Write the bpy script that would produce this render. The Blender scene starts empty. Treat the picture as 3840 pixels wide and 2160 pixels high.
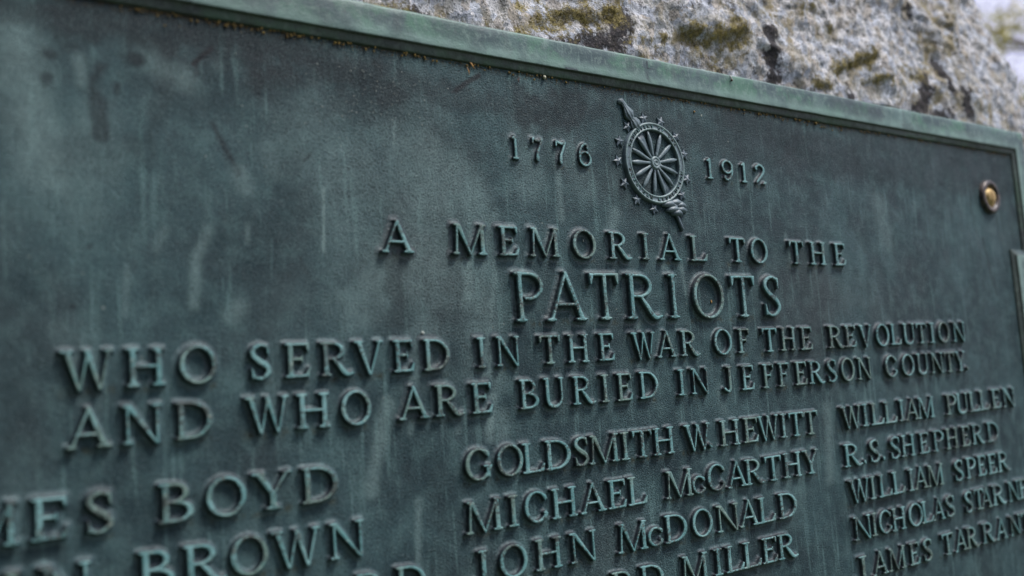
import bpy, math, random, json
import numpy as np
from mathutils import Matrix, Vector, noise

random.seed(7); rng = np.random.default_rng(7)
scn = bpy.context.scene
Z0 = 1.25                      # height of the plaque's reference line above the ground
RELIEF = .0038                 # how far the letters stand out

# ------------------------------------------------------------------ camera
ROT = ((0.7977733210676066, -0.07024106365367683, 0.5988521697126609),
       (-0.00357970609881806, 0.9926221128079346, 0.12119623289920413),
       (-0.602946858269456, -0.09883083598509203, 0.7916359971359819))
cam_d = bpy.data.cameras.new('camera'); cam = bpy.data.objects.new('camera', cam_d)
scn.collection.objects.link(cam); scn.camera = cam
m = Matrix.Identity(4)
for k in range(3):
    u, v, n = ROT[k]
    m[0][k], m[1][k], m[2][k] = u, -n, v
m[0][3], m[1][3], m[2][3] = 0.0, -(RELIEF + .62), Z0
cam.matrix_world = m
cam_d.lens = 35; cam_d.sensor_width = 36; cam_d.sensor_fit = 'HORIZONTAL'
cam_d.clip_start = .02; cam_d.clip_end = 800
cam_d.dof.use_dof = True; cam_d.dof.focus_distance = .885; cam_d.dof.aperture_fstop = 3.6

# ------------------------------------------------------------------ sky, sun, exposure
SUN_EL, SUN_AZ = math.radians(59), math.radians(138)   # azimuth from +Y clockwise
w = bpy.data.worlds.new('World'); scn.world = w; w.use_nodes = True
nt = w.node_tree; bg = nt.nodes['Background']
sky = nt.nodes.new('ShaderNodeTexSky'); sky.sky_type = 'NISHITA'; sky.sun_disc = False
sky.sun_elevation = SUN_EL; sky.sun_rotation = SUN_AZ; sky.dust_density = 3.0; sky.air_density = 1.0; sky.ozone_density = 1.5
veil = nt.nodes.new('ShaderNodeMix'); veil.data_type = 'RGBA'; veil.inputs[0].default_value = .62   # thin bright cloud over the blue
nt.links.new(sky.outputs[0], veil.inputs[6]); veil.inputs[7].default_value = (10.6, 10.4, 13.4, 1)
nt.links.new(veil.outputs[2], bg.inputs[0]); bg.inputs[1].default_value = .13
sd = bpy.data.lights.new('sun', 'SUN'); sun = bpy.data.objects.new('sun', sd); scn.collection.objects.link(sun)
sd.energy = 4.3; sd.angle = math.radians(15); sd.color = (1, .965, .93)
sdir = Vector((math.sin(SUN_AZ)*math.cos(SUN_EL), math.cos(SUN_AZ)*math.cos(SUN_EL), math.sin(SUN_EL)))
sun.rotation_euler = sdir.to_track_quat('Z', 'Y').to_euler()
scn.view_settings.view_transform = 'Standard'; scn.view_settings.look = 'None'
scn.view_settings.exposure = -.30; scn.view_settings.gamma = 1
scn.cycles.max_bounces = 6

# ------------------------------------------------------------------ measured layout (metres on the plaque)
LETTERS = json.loads('''[["numeral",0.0193,0.1829,[["1",0.4869,0.0077],["7",0.5098,0.0121],["7",0.5346,0.012],["6",0.5614,0.0146]]],["numeral",0.0193,0.1829,[["1",0.7187,0.0096],["9",0.7437,0.0167],["1",0.7681,0.0098],["2",0.7928,0.0173]]],["letter",0.023,0.1033,[["A",0.3711,0.0275],["M",0.4351,0.0326],["E",0.4724,0.019],["M",0.5091,0.0319],["O",0.5516,0.0252],["R",0.5925,0.0262],["I",0.6231,0.0097],["A",0.6539,0.0277],["L",0.6914,0.0219],["T",0.7458,0.0234],["O",0.7777,0.0246],["T",0.836,0.0232],["H",0.8711,0.0266],["E",0.9087,0.0205]]],["letter",0.0386,0.0512,[["P",0.4889,0.0292],["A",0.5277,0.0446],["T",0.5698,0.033],["R",0.6156,0.0415],["I",0.6524,0.0144],["O",0.6985,0.0403],["T",0.7474,0.0339],["S",0.7897,0.0279]]],["letter",0.0225,0.0166,[["W",0.1544,0.0298],["H",0.188,0.0236],["O",0.2204,0.0235],["S",0.2617,0.0156],["E",0.2878,0.0181],["R",0.317,0.0245],["V",0.3421,0.024],["E",0.3702,0.0171],["D",0.3985,0.0222],["I",0.4389,0.0088],["N",0.4641,0.0234],["T",0.5061,0.0214],["H",0.536,0.023],["E",0.5673,0.0176],["W",0.6106,0.0283],["A",0.6394,0.0249],["R",0.6692,0.0245],["O",0.7134,0.0237],["F",0.7426,0.017],["T",0.7807,0.0223],["H",0.8091,0.0236],["E",0.8381,0.0191],["R",0.8878,0.0277],["E",0.9125,0.0204],["V",0.9399,0.0253],["O",0.9714,0.0248],["L",0.9965,0.0207],["U",1.0224,0.0244],["T",1.0483,0.0221],["I",1.0705,0.0119],["O",1.0951,0.0242],["N",1.1283,0.0288]]],["letter",0.0225,-0.0178,[["A",0.1544,0.0254],["N",0.1848,0.0243],["D",0.2163,0.023],["W",0.2649,0.0299],["H",0.2974,0.0245],["O",0.3298,0.0227],["A",0.3766,0.0259],["R",0.4071,0.0256],["E",0.4364,0.0191],["B",0.4819,0.0189],["U",0.5071,0.0214],["R",0.5388,0.0245],["I",0.5621,0.0094],["E",0.5844,0.0176],["D",0.613,0.0222],["I",0.6536,0.0098],["N",0.6777,0.0239],["J",0.7159,0.0136],["E",0.7434,0.0179],["F",0.7737,0.0172],["F",0.7972,0.0175],["E",0.8238,0.0182],["R",0.8493,0.0253],["S",0.875,0.0168],["O",0.902,0.0234],["N",0.9315,0.0261],["C",0.9816,0.0234],["O",1.014,0.0247],["U",1.043,0.0247],["N",1.0737,0.0266],["T",1.1004,0.0225],["Y",1.124,0.0243],[".",1.1389,0.004]]],["letter",0.0231,-0.0672,[["M",0.1007,0.0308],["E",0.1317,0.0196],["S",0.1588,0.017],["B",0.2036,0.0216],["O",0.235,0.0255],["Y",0.266,0.0283],["D",0.2997,0.0261]]],["letter",0.0231,-0.1059,[["H",0.1044,0.0243],["N",0.1392,0.0291],["B",0.1905,0.0216],["R",0.22,0.0271],["O",0.2485,0.0244],["W",0.2807,0.0342],["N",0.3175,0.0268]]],["letter",0.0231,-0.1425,[["R",0.3344,0.0231],["D",0.3655,0.0236]]],["letter",0.0226,-0.0669,[["G",0.4297,0.0245],["O",0.4588,0.0244],["L",0.4812,0.0214],["D",0.5062,0.0259],["S",0.531,0.0165],["M",0.5559,0.0338],["I",0.5793,0.0103],["T",0.5995,0.0231],["H",0.6254,0.0262],["W",0.6681,0.0336],[".",0.6846,0.0041],["H",0.7112,0.0271],["E",0.7406,0.0209],["W",0.766,0.0314],["I",0.7891,0.0104],["T",0.8086,0.0226],["T",0.8314,0.0232]]],["letter",0.0228,-0.1051,[["M",0.4315,0.0341],["I",0.4585,0.0106],["C",0.4809,0.0226],["H",0.5092,0.0265],["A",0.5398,0.0282],["E",0.5659,0.0201],["L",0.5892,0.0218],["M",0.6399,0.035],["c",0.6644,0.017],["C",0.6882,0.0237],["A",0.716,0.0278],["R",0.7412,0.0281],["T",0.7677,0.0243],["H",0.7965,0.0276],["Y",0.8258,0.0267]]],["letter",0.0229,-0.142,[["J",0.4257,0.015],["O",0.4557,0.0257],["H",0.4899,0.0265],["N",0.5255,0.0284],["M",0.5799,0.0349],["c",0.6061,0.0179],["D",0.6311,0.027],["O",0.6647,0.0253],["N",0.6981,0.0305],["A",0.7276,0.0281],["L",0.7528,0.0238],["D",0.784,0.0269]]],["letter",0.0226,-0.1788,[["R",0.5667,0.0275],["D",0.5982,0.0267],["M",0.6505,0.0341],["I",0.6804,0.0114],["L",0.7025,0.0244],["L",0.7263,0.0249],["E",0.752,0.0216],["R",0.7781,0.029]]],["letter",0.0225,-0.0665,[["W",0.8998,0.0366],["I",0.9242,0.0118],["L",0.946,0.0245],["L",0.9703,0.0249],["I",0.9917,0.0118],["A",1.0126,0.0284],["M",1.0406,0.0361],["P",1.0943,0.0237],["U",1.1171,0.0266],["L",1.1441,0.0241],["L",1.1679,0.0249],["E",1.1958,0.0217],["N",1.2268,0.0318]]],["letter",0.0225,-0.1047,[["R",0.896,0.0321],[".",0.9157,0.004],["S",0.9346,0.0202],[".",0.95,0.004],["S",0.9725,0.0204],["H",0.9972,0.0275],["E",1.0291,0.0201],["P",1.0585,0.0237],["H",1.0871,0.0272],["E",1.117,0.0186],["R",1.1453,0.0298],["D",1.1791,0.028]]],["letter",0.0228,-0.1417,[["W",0.9007,0.0368],["I",0.9242,0.0108],["L",0.9467,0.0249],["L",0.9715,0.0238],["I",0.9958,0.0117],["A",1.0152,0.028],["M",1.0446,0.0353],["S",1.0942,0.0204],["P",1.1209,0.0225],["E",1.1451,0.0196],["E",1.1691,0.0201],["R",1.1968,0.0319]]],["letter",0.0228,-0.1788,[["N",0.8996,0.0319],["I",0.92,0.011],["C",0.9402,0.0237],["H",0.965,0.0272],["O",0.9972,0.0275],["L",1.0206,0.0246],["A",1.0437,0.0258],["S",1.0678,0.0213],["S",1.1077,0.0187],["T",1.13,0.0225],["A",1.1466,0.0278],["R",1.1765,0.0335],["N",1.2117,0.0274],["E",1.2354,0.0209],["S",1.2658,0.0217]]],["letter",0.0227,-0.2185,[["J",0.8912,0.0206],["A",0.924,0.0291],["M",0.9546,0.0334],["E",0.9877,0.0194],["S",1.0133,0.0194],["T",1.0541,0.024],["A",1.0818,0.0272],["R",1.1072,0.0279],["R",1.1436,0.0312],["A",1.1732,0.0283],["N",1.2061,0.0278],["T",1.2327,0.0239]]]]''')
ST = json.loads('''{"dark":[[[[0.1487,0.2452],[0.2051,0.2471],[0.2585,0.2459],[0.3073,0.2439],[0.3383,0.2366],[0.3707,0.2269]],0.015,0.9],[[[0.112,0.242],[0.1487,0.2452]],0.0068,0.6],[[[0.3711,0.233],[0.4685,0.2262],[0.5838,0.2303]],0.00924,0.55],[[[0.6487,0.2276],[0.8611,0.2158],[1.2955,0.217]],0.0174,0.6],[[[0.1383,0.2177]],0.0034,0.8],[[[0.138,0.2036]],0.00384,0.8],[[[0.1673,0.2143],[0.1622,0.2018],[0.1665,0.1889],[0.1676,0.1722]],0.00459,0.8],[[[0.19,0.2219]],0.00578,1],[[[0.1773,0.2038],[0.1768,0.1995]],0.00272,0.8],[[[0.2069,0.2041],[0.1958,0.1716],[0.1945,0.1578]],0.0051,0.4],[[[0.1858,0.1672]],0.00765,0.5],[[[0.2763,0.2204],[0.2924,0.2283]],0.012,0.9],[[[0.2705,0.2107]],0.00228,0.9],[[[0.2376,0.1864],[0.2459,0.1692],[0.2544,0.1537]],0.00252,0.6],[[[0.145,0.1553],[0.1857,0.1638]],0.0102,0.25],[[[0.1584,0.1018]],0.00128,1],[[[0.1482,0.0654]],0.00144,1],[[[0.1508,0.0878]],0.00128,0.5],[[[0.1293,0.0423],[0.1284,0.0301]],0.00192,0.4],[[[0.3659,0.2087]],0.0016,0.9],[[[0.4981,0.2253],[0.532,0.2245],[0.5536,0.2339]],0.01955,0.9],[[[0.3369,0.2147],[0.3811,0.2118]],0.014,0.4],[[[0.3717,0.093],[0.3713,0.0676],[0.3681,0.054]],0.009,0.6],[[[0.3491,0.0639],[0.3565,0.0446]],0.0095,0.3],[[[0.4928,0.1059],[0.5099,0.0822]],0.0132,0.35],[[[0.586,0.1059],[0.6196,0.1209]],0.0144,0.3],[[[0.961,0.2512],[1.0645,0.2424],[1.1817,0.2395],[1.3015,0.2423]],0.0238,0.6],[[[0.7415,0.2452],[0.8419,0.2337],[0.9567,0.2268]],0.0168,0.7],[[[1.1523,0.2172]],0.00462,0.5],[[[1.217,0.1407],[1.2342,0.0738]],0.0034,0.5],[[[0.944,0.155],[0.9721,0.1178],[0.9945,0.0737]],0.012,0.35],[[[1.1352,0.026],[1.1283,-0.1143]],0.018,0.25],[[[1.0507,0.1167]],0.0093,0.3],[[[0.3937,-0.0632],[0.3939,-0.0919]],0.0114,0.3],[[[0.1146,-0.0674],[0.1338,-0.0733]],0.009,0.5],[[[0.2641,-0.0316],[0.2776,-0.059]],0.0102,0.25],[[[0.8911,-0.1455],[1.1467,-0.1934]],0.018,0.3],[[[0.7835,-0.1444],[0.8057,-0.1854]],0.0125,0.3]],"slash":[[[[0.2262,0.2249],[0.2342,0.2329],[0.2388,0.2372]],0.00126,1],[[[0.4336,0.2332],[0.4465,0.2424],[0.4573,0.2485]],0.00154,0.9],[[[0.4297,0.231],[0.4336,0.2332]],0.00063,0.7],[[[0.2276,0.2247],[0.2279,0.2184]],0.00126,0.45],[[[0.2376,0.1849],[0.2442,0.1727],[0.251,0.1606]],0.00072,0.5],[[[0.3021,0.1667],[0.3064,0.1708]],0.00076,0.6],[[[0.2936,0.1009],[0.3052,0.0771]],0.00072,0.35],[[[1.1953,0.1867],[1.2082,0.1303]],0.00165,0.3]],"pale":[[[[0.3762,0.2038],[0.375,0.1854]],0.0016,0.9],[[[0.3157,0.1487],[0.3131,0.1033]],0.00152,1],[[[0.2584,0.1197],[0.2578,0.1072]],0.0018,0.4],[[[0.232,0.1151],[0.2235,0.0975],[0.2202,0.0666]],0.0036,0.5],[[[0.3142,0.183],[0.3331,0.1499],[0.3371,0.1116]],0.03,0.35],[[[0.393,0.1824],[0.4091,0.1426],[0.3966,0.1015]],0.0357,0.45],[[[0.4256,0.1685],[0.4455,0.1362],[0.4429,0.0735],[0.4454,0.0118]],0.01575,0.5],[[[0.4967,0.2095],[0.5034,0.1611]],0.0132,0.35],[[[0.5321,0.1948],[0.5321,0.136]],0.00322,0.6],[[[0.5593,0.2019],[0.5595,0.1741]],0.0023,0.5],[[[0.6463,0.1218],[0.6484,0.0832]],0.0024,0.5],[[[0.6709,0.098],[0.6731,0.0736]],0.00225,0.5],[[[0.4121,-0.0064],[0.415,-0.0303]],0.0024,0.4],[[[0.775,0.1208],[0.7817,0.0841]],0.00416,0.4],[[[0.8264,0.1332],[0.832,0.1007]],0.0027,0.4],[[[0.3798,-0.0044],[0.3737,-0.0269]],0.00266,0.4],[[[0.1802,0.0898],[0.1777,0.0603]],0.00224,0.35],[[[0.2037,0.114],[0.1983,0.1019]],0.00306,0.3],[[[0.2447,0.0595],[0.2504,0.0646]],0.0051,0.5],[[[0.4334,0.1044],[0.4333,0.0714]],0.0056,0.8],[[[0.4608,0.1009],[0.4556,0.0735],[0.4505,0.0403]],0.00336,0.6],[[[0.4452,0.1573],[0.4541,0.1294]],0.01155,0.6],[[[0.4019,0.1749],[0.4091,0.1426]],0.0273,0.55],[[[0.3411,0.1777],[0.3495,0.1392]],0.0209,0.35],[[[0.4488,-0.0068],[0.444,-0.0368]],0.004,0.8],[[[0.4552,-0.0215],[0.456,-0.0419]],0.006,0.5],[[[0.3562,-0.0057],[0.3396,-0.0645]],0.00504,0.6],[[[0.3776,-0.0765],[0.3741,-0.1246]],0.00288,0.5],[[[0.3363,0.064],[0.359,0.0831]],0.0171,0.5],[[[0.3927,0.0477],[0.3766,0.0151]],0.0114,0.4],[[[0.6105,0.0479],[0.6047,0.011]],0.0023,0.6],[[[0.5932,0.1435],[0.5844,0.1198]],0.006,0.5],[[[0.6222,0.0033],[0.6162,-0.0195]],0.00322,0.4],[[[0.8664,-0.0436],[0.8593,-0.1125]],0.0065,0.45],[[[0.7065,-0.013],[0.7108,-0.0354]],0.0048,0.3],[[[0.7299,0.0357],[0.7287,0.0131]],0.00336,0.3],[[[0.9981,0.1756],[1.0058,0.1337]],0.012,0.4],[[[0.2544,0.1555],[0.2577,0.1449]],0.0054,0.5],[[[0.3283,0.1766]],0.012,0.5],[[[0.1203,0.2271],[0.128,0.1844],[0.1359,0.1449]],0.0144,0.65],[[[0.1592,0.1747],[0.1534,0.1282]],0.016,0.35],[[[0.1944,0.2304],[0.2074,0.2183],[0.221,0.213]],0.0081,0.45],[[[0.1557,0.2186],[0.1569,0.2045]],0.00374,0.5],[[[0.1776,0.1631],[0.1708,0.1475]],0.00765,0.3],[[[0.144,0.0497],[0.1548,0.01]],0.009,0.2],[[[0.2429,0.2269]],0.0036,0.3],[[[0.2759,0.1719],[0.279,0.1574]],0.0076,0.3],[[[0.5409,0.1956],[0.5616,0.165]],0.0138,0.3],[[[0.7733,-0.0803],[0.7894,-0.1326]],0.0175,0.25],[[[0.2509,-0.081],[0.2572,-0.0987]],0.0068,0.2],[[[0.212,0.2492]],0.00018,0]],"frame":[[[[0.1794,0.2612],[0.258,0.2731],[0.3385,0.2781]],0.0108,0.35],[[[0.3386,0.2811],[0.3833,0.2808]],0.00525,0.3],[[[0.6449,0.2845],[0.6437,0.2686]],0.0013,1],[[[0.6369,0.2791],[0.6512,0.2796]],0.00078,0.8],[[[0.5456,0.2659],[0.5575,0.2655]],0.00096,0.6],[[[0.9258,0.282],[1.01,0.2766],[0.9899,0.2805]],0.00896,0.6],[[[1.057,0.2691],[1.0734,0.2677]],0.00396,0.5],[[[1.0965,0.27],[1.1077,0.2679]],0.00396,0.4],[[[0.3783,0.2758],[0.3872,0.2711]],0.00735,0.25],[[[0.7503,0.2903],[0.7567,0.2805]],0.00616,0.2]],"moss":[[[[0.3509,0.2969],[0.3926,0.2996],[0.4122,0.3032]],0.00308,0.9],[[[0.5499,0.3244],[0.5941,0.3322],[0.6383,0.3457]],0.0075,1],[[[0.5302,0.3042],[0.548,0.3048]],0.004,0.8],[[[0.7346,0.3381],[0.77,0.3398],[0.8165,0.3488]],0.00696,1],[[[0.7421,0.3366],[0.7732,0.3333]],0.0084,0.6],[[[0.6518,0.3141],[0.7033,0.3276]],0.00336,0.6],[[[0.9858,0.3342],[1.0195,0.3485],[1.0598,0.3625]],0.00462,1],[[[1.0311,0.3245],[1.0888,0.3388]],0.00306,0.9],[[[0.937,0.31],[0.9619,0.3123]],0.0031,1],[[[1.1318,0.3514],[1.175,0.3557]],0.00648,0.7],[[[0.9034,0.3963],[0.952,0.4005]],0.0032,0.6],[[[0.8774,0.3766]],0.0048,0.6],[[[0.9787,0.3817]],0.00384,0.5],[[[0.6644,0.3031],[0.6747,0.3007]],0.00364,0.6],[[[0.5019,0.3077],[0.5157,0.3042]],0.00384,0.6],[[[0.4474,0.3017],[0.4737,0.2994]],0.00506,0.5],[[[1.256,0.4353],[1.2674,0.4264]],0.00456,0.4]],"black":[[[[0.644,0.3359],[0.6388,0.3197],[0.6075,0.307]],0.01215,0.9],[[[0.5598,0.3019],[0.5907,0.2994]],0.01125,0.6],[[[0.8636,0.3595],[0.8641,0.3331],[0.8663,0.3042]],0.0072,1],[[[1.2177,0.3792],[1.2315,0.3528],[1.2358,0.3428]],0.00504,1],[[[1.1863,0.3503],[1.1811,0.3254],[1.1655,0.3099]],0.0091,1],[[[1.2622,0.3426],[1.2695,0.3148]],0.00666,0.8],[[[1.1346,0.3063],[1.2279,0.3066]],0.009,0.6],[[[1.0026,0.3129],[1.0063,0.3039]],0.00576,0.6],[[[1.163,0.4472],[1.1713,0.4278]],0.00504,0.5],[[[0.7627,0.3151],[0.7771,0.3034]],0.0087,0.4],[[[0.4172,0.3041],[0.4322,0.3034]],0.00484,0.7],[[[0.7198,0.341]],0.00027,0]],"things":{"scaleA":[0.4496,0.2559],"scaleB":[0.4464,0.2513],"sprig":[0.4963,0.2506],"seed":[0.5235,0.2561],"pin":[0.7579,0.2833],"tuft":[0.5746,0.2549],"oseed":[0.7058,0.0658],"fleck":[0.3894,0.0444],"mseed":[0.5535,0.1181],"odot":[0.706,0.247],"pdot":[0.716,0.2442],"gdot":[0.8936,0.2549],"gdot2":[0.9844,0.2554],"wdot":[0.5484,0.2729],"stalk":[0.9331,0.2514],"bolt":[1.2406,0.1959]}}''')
NW = json.loads('''{"A":1.17,"B":0.88,"C":0.98,"D":1.08,"E":0.84,"F":0.78,"G":1.05,"H":1.1,"I":0.44,"J":0.6,"L":0.9,"M":1.42,"N":1.16,"O":1.06,"P":0.88,"R":1.12,"S":0.74,"T":0.98,"U":1.06,"V":1.1,"W":1.44,"Y":1.08,"c":0.72,".":0.2,"1":0.4,"7":0.62,"6":0.74,"9":0.74,"2":0.72}''')
TH = ST['things']

# ------------------------------------------------------------------ helpers
col = scn.collection
def link(o, parent=None):
    col.objects.link(o)
    if parent: o.parent = parent
    return o
def tag(o, label=None, cat=None, group=None, kind=None):
    for k, v in (('label', label), ('category', cat), ('group', group), ('kind', kind)):
        if v: o[k] = v
    return o
def empty(name, loc):
    o = bpy.data.objects.new(name, None); o.location = loc; o.empty_display_size = .05
    return link(o)
def mesh(name, verts, faces, mat, parent=None, smooth=True, attrs=None, loc=None):
    me = bpy.data.meshes.new(name)
    V = np.asarray(verts, dtype=np.float32).reshape(-1, 3)
    if isinstance(faces, np.ndarray):
        k = faces.shape[1]; nf = len(faces)
        me.vertices.add(len(V)); me.vertices.foreach_set('co', V.ravel())
        me.loops.add(nf*k); me.loops.foreach_set('vertex_index', faces.ravel().astype(np.int32))
        me.polygons.add(nf); me.polygons.foreach_set('loop_start', np.arange(0, nf*k, k, dtype=np.int32))
        me.polygons.foreach_set('loop_total', np.full(nf, k, dtype=np.int32))
        me.update(calc_edges=True)
    else:
        me.from_pydata([tuple(map(float, v)) for v in V], [], faces)
    me.validate()
    me.polygons.foreach_set('use_smooth', np.full(len(me.polygons), smooth))
    for k, a in (attrs or {}).items():
        at = me.attributes.new(k, 'FLOAT', 'POINT'); at.data.foreach_set('value', np.asarray(a, dtype=np.float32).ravel())
    if mat: me.materials.append(mat)
    o = bpy.data.objects.new(name, me)
    if loc is not None: o.location = loc
    return link(o, parent)
def grid_faces(nr, nc, closed=False):
    i = np.arange(nr-1)[:, None]*nc; j = np.arange(nc if closed else nc-1)[None, :]; j2 = (j+1) % nc
    return np.stack([i+j, i+j2, i+nc+j2, i+nc+j], -1).reshape(-1, 4)
def seg_dist(X, Z, pts):
    d = None
    pts = [np.array(p) for p in pts]
    if len(pts) == 1: return np.hypot(X-pts[0][0], Z-pts[0][1])
    for a, b in zip(pts[:-1], pts[1:]):
        e = b-a; t = np.clip(((X-a[0])*e[0]+(Z-a[1])*e[1])/max(e@e, 1e-12), 0, 1)
        q = np.hypot(X-a[0]-t*e[0], Z-a[1]-t*e[1]); d = q if d is None else np.minimum(d, q)
    return d
def vnoise(X, Z, sc, seed, octs=3):
    """smooth value noise on arrays"""
    out = np.zeros_like(X, dtype=float); amp = 1; tot = 0
    for o in range(octs):
        r = np.random.default_rng(seed*31+o); T = r.random((64, 64))
        x = X*sc; z = Z*sc; xi = np.floor(x).astype(int); zi = np.floor(z).astype(int)
        fx = x-xi; fz = z-zi; fx = fx*fx*(3-2*fx); fz = fz*fz*(3-2*fz)
        g = lambda a, b: T[a % 64, b % 64]
        out += amp*((g(xi, zi)*(1-fx)+g(xi+1, zi)*fx)*(1-fz)+(g(xi, zi+1)*(1-fx)+g(xi+1, zi+1)*fx)*fz)
        tot += amp; amp *= .5; sc *= 2.03
    return out/tot
def stroke_mask(X, Z, lst, soft, wob=0., seed=3):
    M = np.zeros_like(X)
    if wob: nx = (vnoise(X, Z, 90, seed, 3)-.5)*2
    for pts, r, st in lst:
        ua = [p[0] for p in pts]; va = [p[1] for p in pts]; R = r*(1+soft+wob*1.1)+.004
        sel = (X > min(ua)-R) & (X < max(ua)+R) & (Z > min(va)-R) & (Z < max(va)+R)
        if not sel.any(): continue
        d = seg_dist(X[sel], Z[sel], pts)
        if wob: d = d+nx[sel]*wob*r
        t = np.clip((r*(1+soft)-d)/(r*2*soft+1e-9), 0, 1); t = t*t*(3-2*t)*st
        M[sel] = np.maximum(M[sel], t)
    return M

# ------------------------------------------------------------------ materials
class NT:
    def __init__(s, name, rough=.5, metal=0., spec=.5):
        s.m = bpy.data.materials.new(name); s.m.use_nodes = True; s.t = s.m.node_tree
        s.b = s.t.nodes['Principled BSDF']; s.b.inputs['Roughness'].default_value = rough
        s.b.inputs['Metallic'].default_value = metal; s.b.inputs['Specular IOR Level'].default_value = spec
        s.pos = s.n('ShaderNodeNewGeometry').outputs['Position']
    def n(s, typ, **kw):
        nd = s.t.nodes.new(typ)
        for k, v in kw.items(): setattr(nd, k, v)
        return nd
    def put(s, sock, v):
        if isinstance(v, bpy.types.NodeSocket): s.t.links.new(v, sock)
        elif isinstance(v, (tuple, list)) and len(v) == 3 and sock.type == 'RGBA': sock.default_value = (*v, 1)
        else: sock.default_value = v
    def vec(s, scale):
        nd = s.n('ShaderNodeVectorMath', operation='MULTIPLY'); s.put(nd.inputs[0], s.pos); nd.inputs[1].default_value = scale
        return nd.outputs[0]
    def noise(s, scale, detail=3, rough=.55, vec=None, dist=0.):
        nd = s.n('ShaderNodeTexNoise'); s.put(nd.inputs['Vector'], vec or s.pos)
        nd.inputs['Scale'].default_value = scale; nd.inputs['Detail'].default_value = detail
        nd.inputs['Roughness'].default_value = rough; nd.inputs['Distortion'].default_value = dist
        return nd.outputs[0]
    def voro(s, scale, feature='F1', vec=None, out=0):
        nd = s.n('ShaderNodeTexVoronoi', feature=feature); s.put(nd.inputs['Vector'], vec or s.pos); nd.inputs['Scale'].default_value = scale
        return nd.outputs[out]
    def ramp(s, f, a, b, lo=0., hi=1.):
        nd = s.n('ShaderNodeMapRange', interpolation_type='SMOOTHSTEP'); s.put(nd.inputs[0], f)
        for k, v in zip((1, 2, 3, 4), (a, b, lo, hi)): nd.inputs[k].default_value = v
        return nd.outputs[0]
    def mix(s, f, a, b, mode='MIX'):
        nd = s.n('ShaderNodeMix', data_type='RGBA', blend_type=mode); s.put(nd.inputs[0], f); s.put(nd.inputs[6], a); s.put(nd.inputs[7], b)
        return nd.outputs[2]
    def math(s, op, a, b=0.):
        nd = s.n('ShaderNodeMath', operation=op); s.put(nd.inputs[0], a); s.put(nd.inputs[1], b); return nd.outputs[0]
    def attr(s, name):
        return s.n('ShaderNodeAttribute', attribute_name=name).outputs['Fac']
    def color(s, c): s.put(s.b.inputs['Base Color'], c)
    def rough(s, r): s.put(s.b.inputs['Roughness'], r)
    def bump(s, h, dist, strength=1., chain=None):
        nd = s.n('ShaderNodeBump'); nd.inputs['Strength'].default_value = strength; nd.inputs['Distance'].default_value = dist
        s.put(nd.inputs['Height'], h)
        if chain: s.put(nd.inputs['Normal'], chain)
        s.put(s.b.inputs['Normal'], nd.outputs[0]); return nd.outputs[0]

def patina_base(t, dark, mid, pale):
    """mottled, streaky verdigris over brown bronze"""
    blot = t.noise(9, 5, .6); fine = t.noise(55, 4, .6); streak = t.noise(1, 5, .62, vec=t.vec((46, 46, 5.5)), dist=.25)
    c = t.mix(t.ramp(blot, .36, .64), dark, mid)
    c = t.mix(t.math('MULTIPLY', t.math('MULTIPLY', t.ramp(streak, .54, .70), t.ramp(t.noise(5, 2), .42, .60)), .42), c, pale)
    c = t.mix(t.ramp(t.noise(1, 4, .6, vec=t.vec((190, 190, 11)), dist=.12), .57, .66, 0, .42), c, pale)
    c = t.mix(t.ramp(t.noise(1, 4, .6, vec=t.vec((60, 60, 12)), dist=.3), .54, .70, 0, .45), c, dark)
    c = t.mix(t.math('MULTIPLY', t.ramp(fine, .42, .66), .22), c, pale)
    return c

def plate_color(t):
    c = patina_base(t, (.022, .058, .070), (.066, .142, .156), (.215, .390, .385))
    warm = t.ramp(t.noise(6.5, 3, .5), .5, .72, 0, .35)
    c = t.mix(warm, c, (.105, .122, .124))
    return c
def grain_color(t, c):
    grain = t.noise(700, 3, .66)      # grain of the sand casting: pits dark, tips pale
    c = t.mix(t.ramp(grain, .30, .52, .85, 0), c, (.010, .018, .022))
    return t.mix(t.ramp(grain, .54, .72, 0, .45), c, (.28, .35, .34)), grain
def dim(t, c, k): return t.mix(1.0, c, (k, k, k), 'MULTIPLY')
def mat_plate():
    t = NT('weathered_bronze_plate', .58, 0, .22)
    c = plate_color(t)
    wob = t.ramp(t.noise(120, 4, .65), .3, .62, .55, 1)
    c = t.mix(t.math('MULTIPLY', t.attr('pale'), t.math('MULTIPLY', wob, .85)), c, (.330, .500, .490))
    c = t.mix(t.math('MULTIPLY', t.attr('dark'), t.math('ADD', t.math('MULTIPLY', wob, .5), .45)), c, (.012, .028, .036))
    c = t.mix(t.math('MULTIPLY', t.attr('slash'), .95), c, (.006, .011, .018))
    c = t.mix(t.math('MULTIPLY', t.attr('foot'), t.ramp(t.noise(160, 3), .40, .62, 0, .75)), c, (.058, .060, .026))
    c = t.mix(t.math('MULTIPLY', t.attr('rim'), t.ramp(t.noise(240, 4, .7), .45, .58, 0, .9)), c, (.085, .058, .018))
    c, grain = grain_color(t, c)
    # pin-prick lichen specks
    sp = t.voro(95); gate = t.ramp(t.noise(14, 2), .56, .66)
    c = t.mix(t.math('MULTIPLY', t.math('MULTIPLY', t.ramp(sp, .060, .085, 1, 0), gate), .8), c, (.36, .42, .38))
    t.color(dim(t, c, .72))
    t.rough(t.ramp(t.noise(30, 3), .3, .7, .42, .62))
    n1 = t.bump(grain, .0018, .9)
    n2 = t.bump(t.noise(26, 3), .006, .30, chain=n1)
    return t.m
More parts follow.
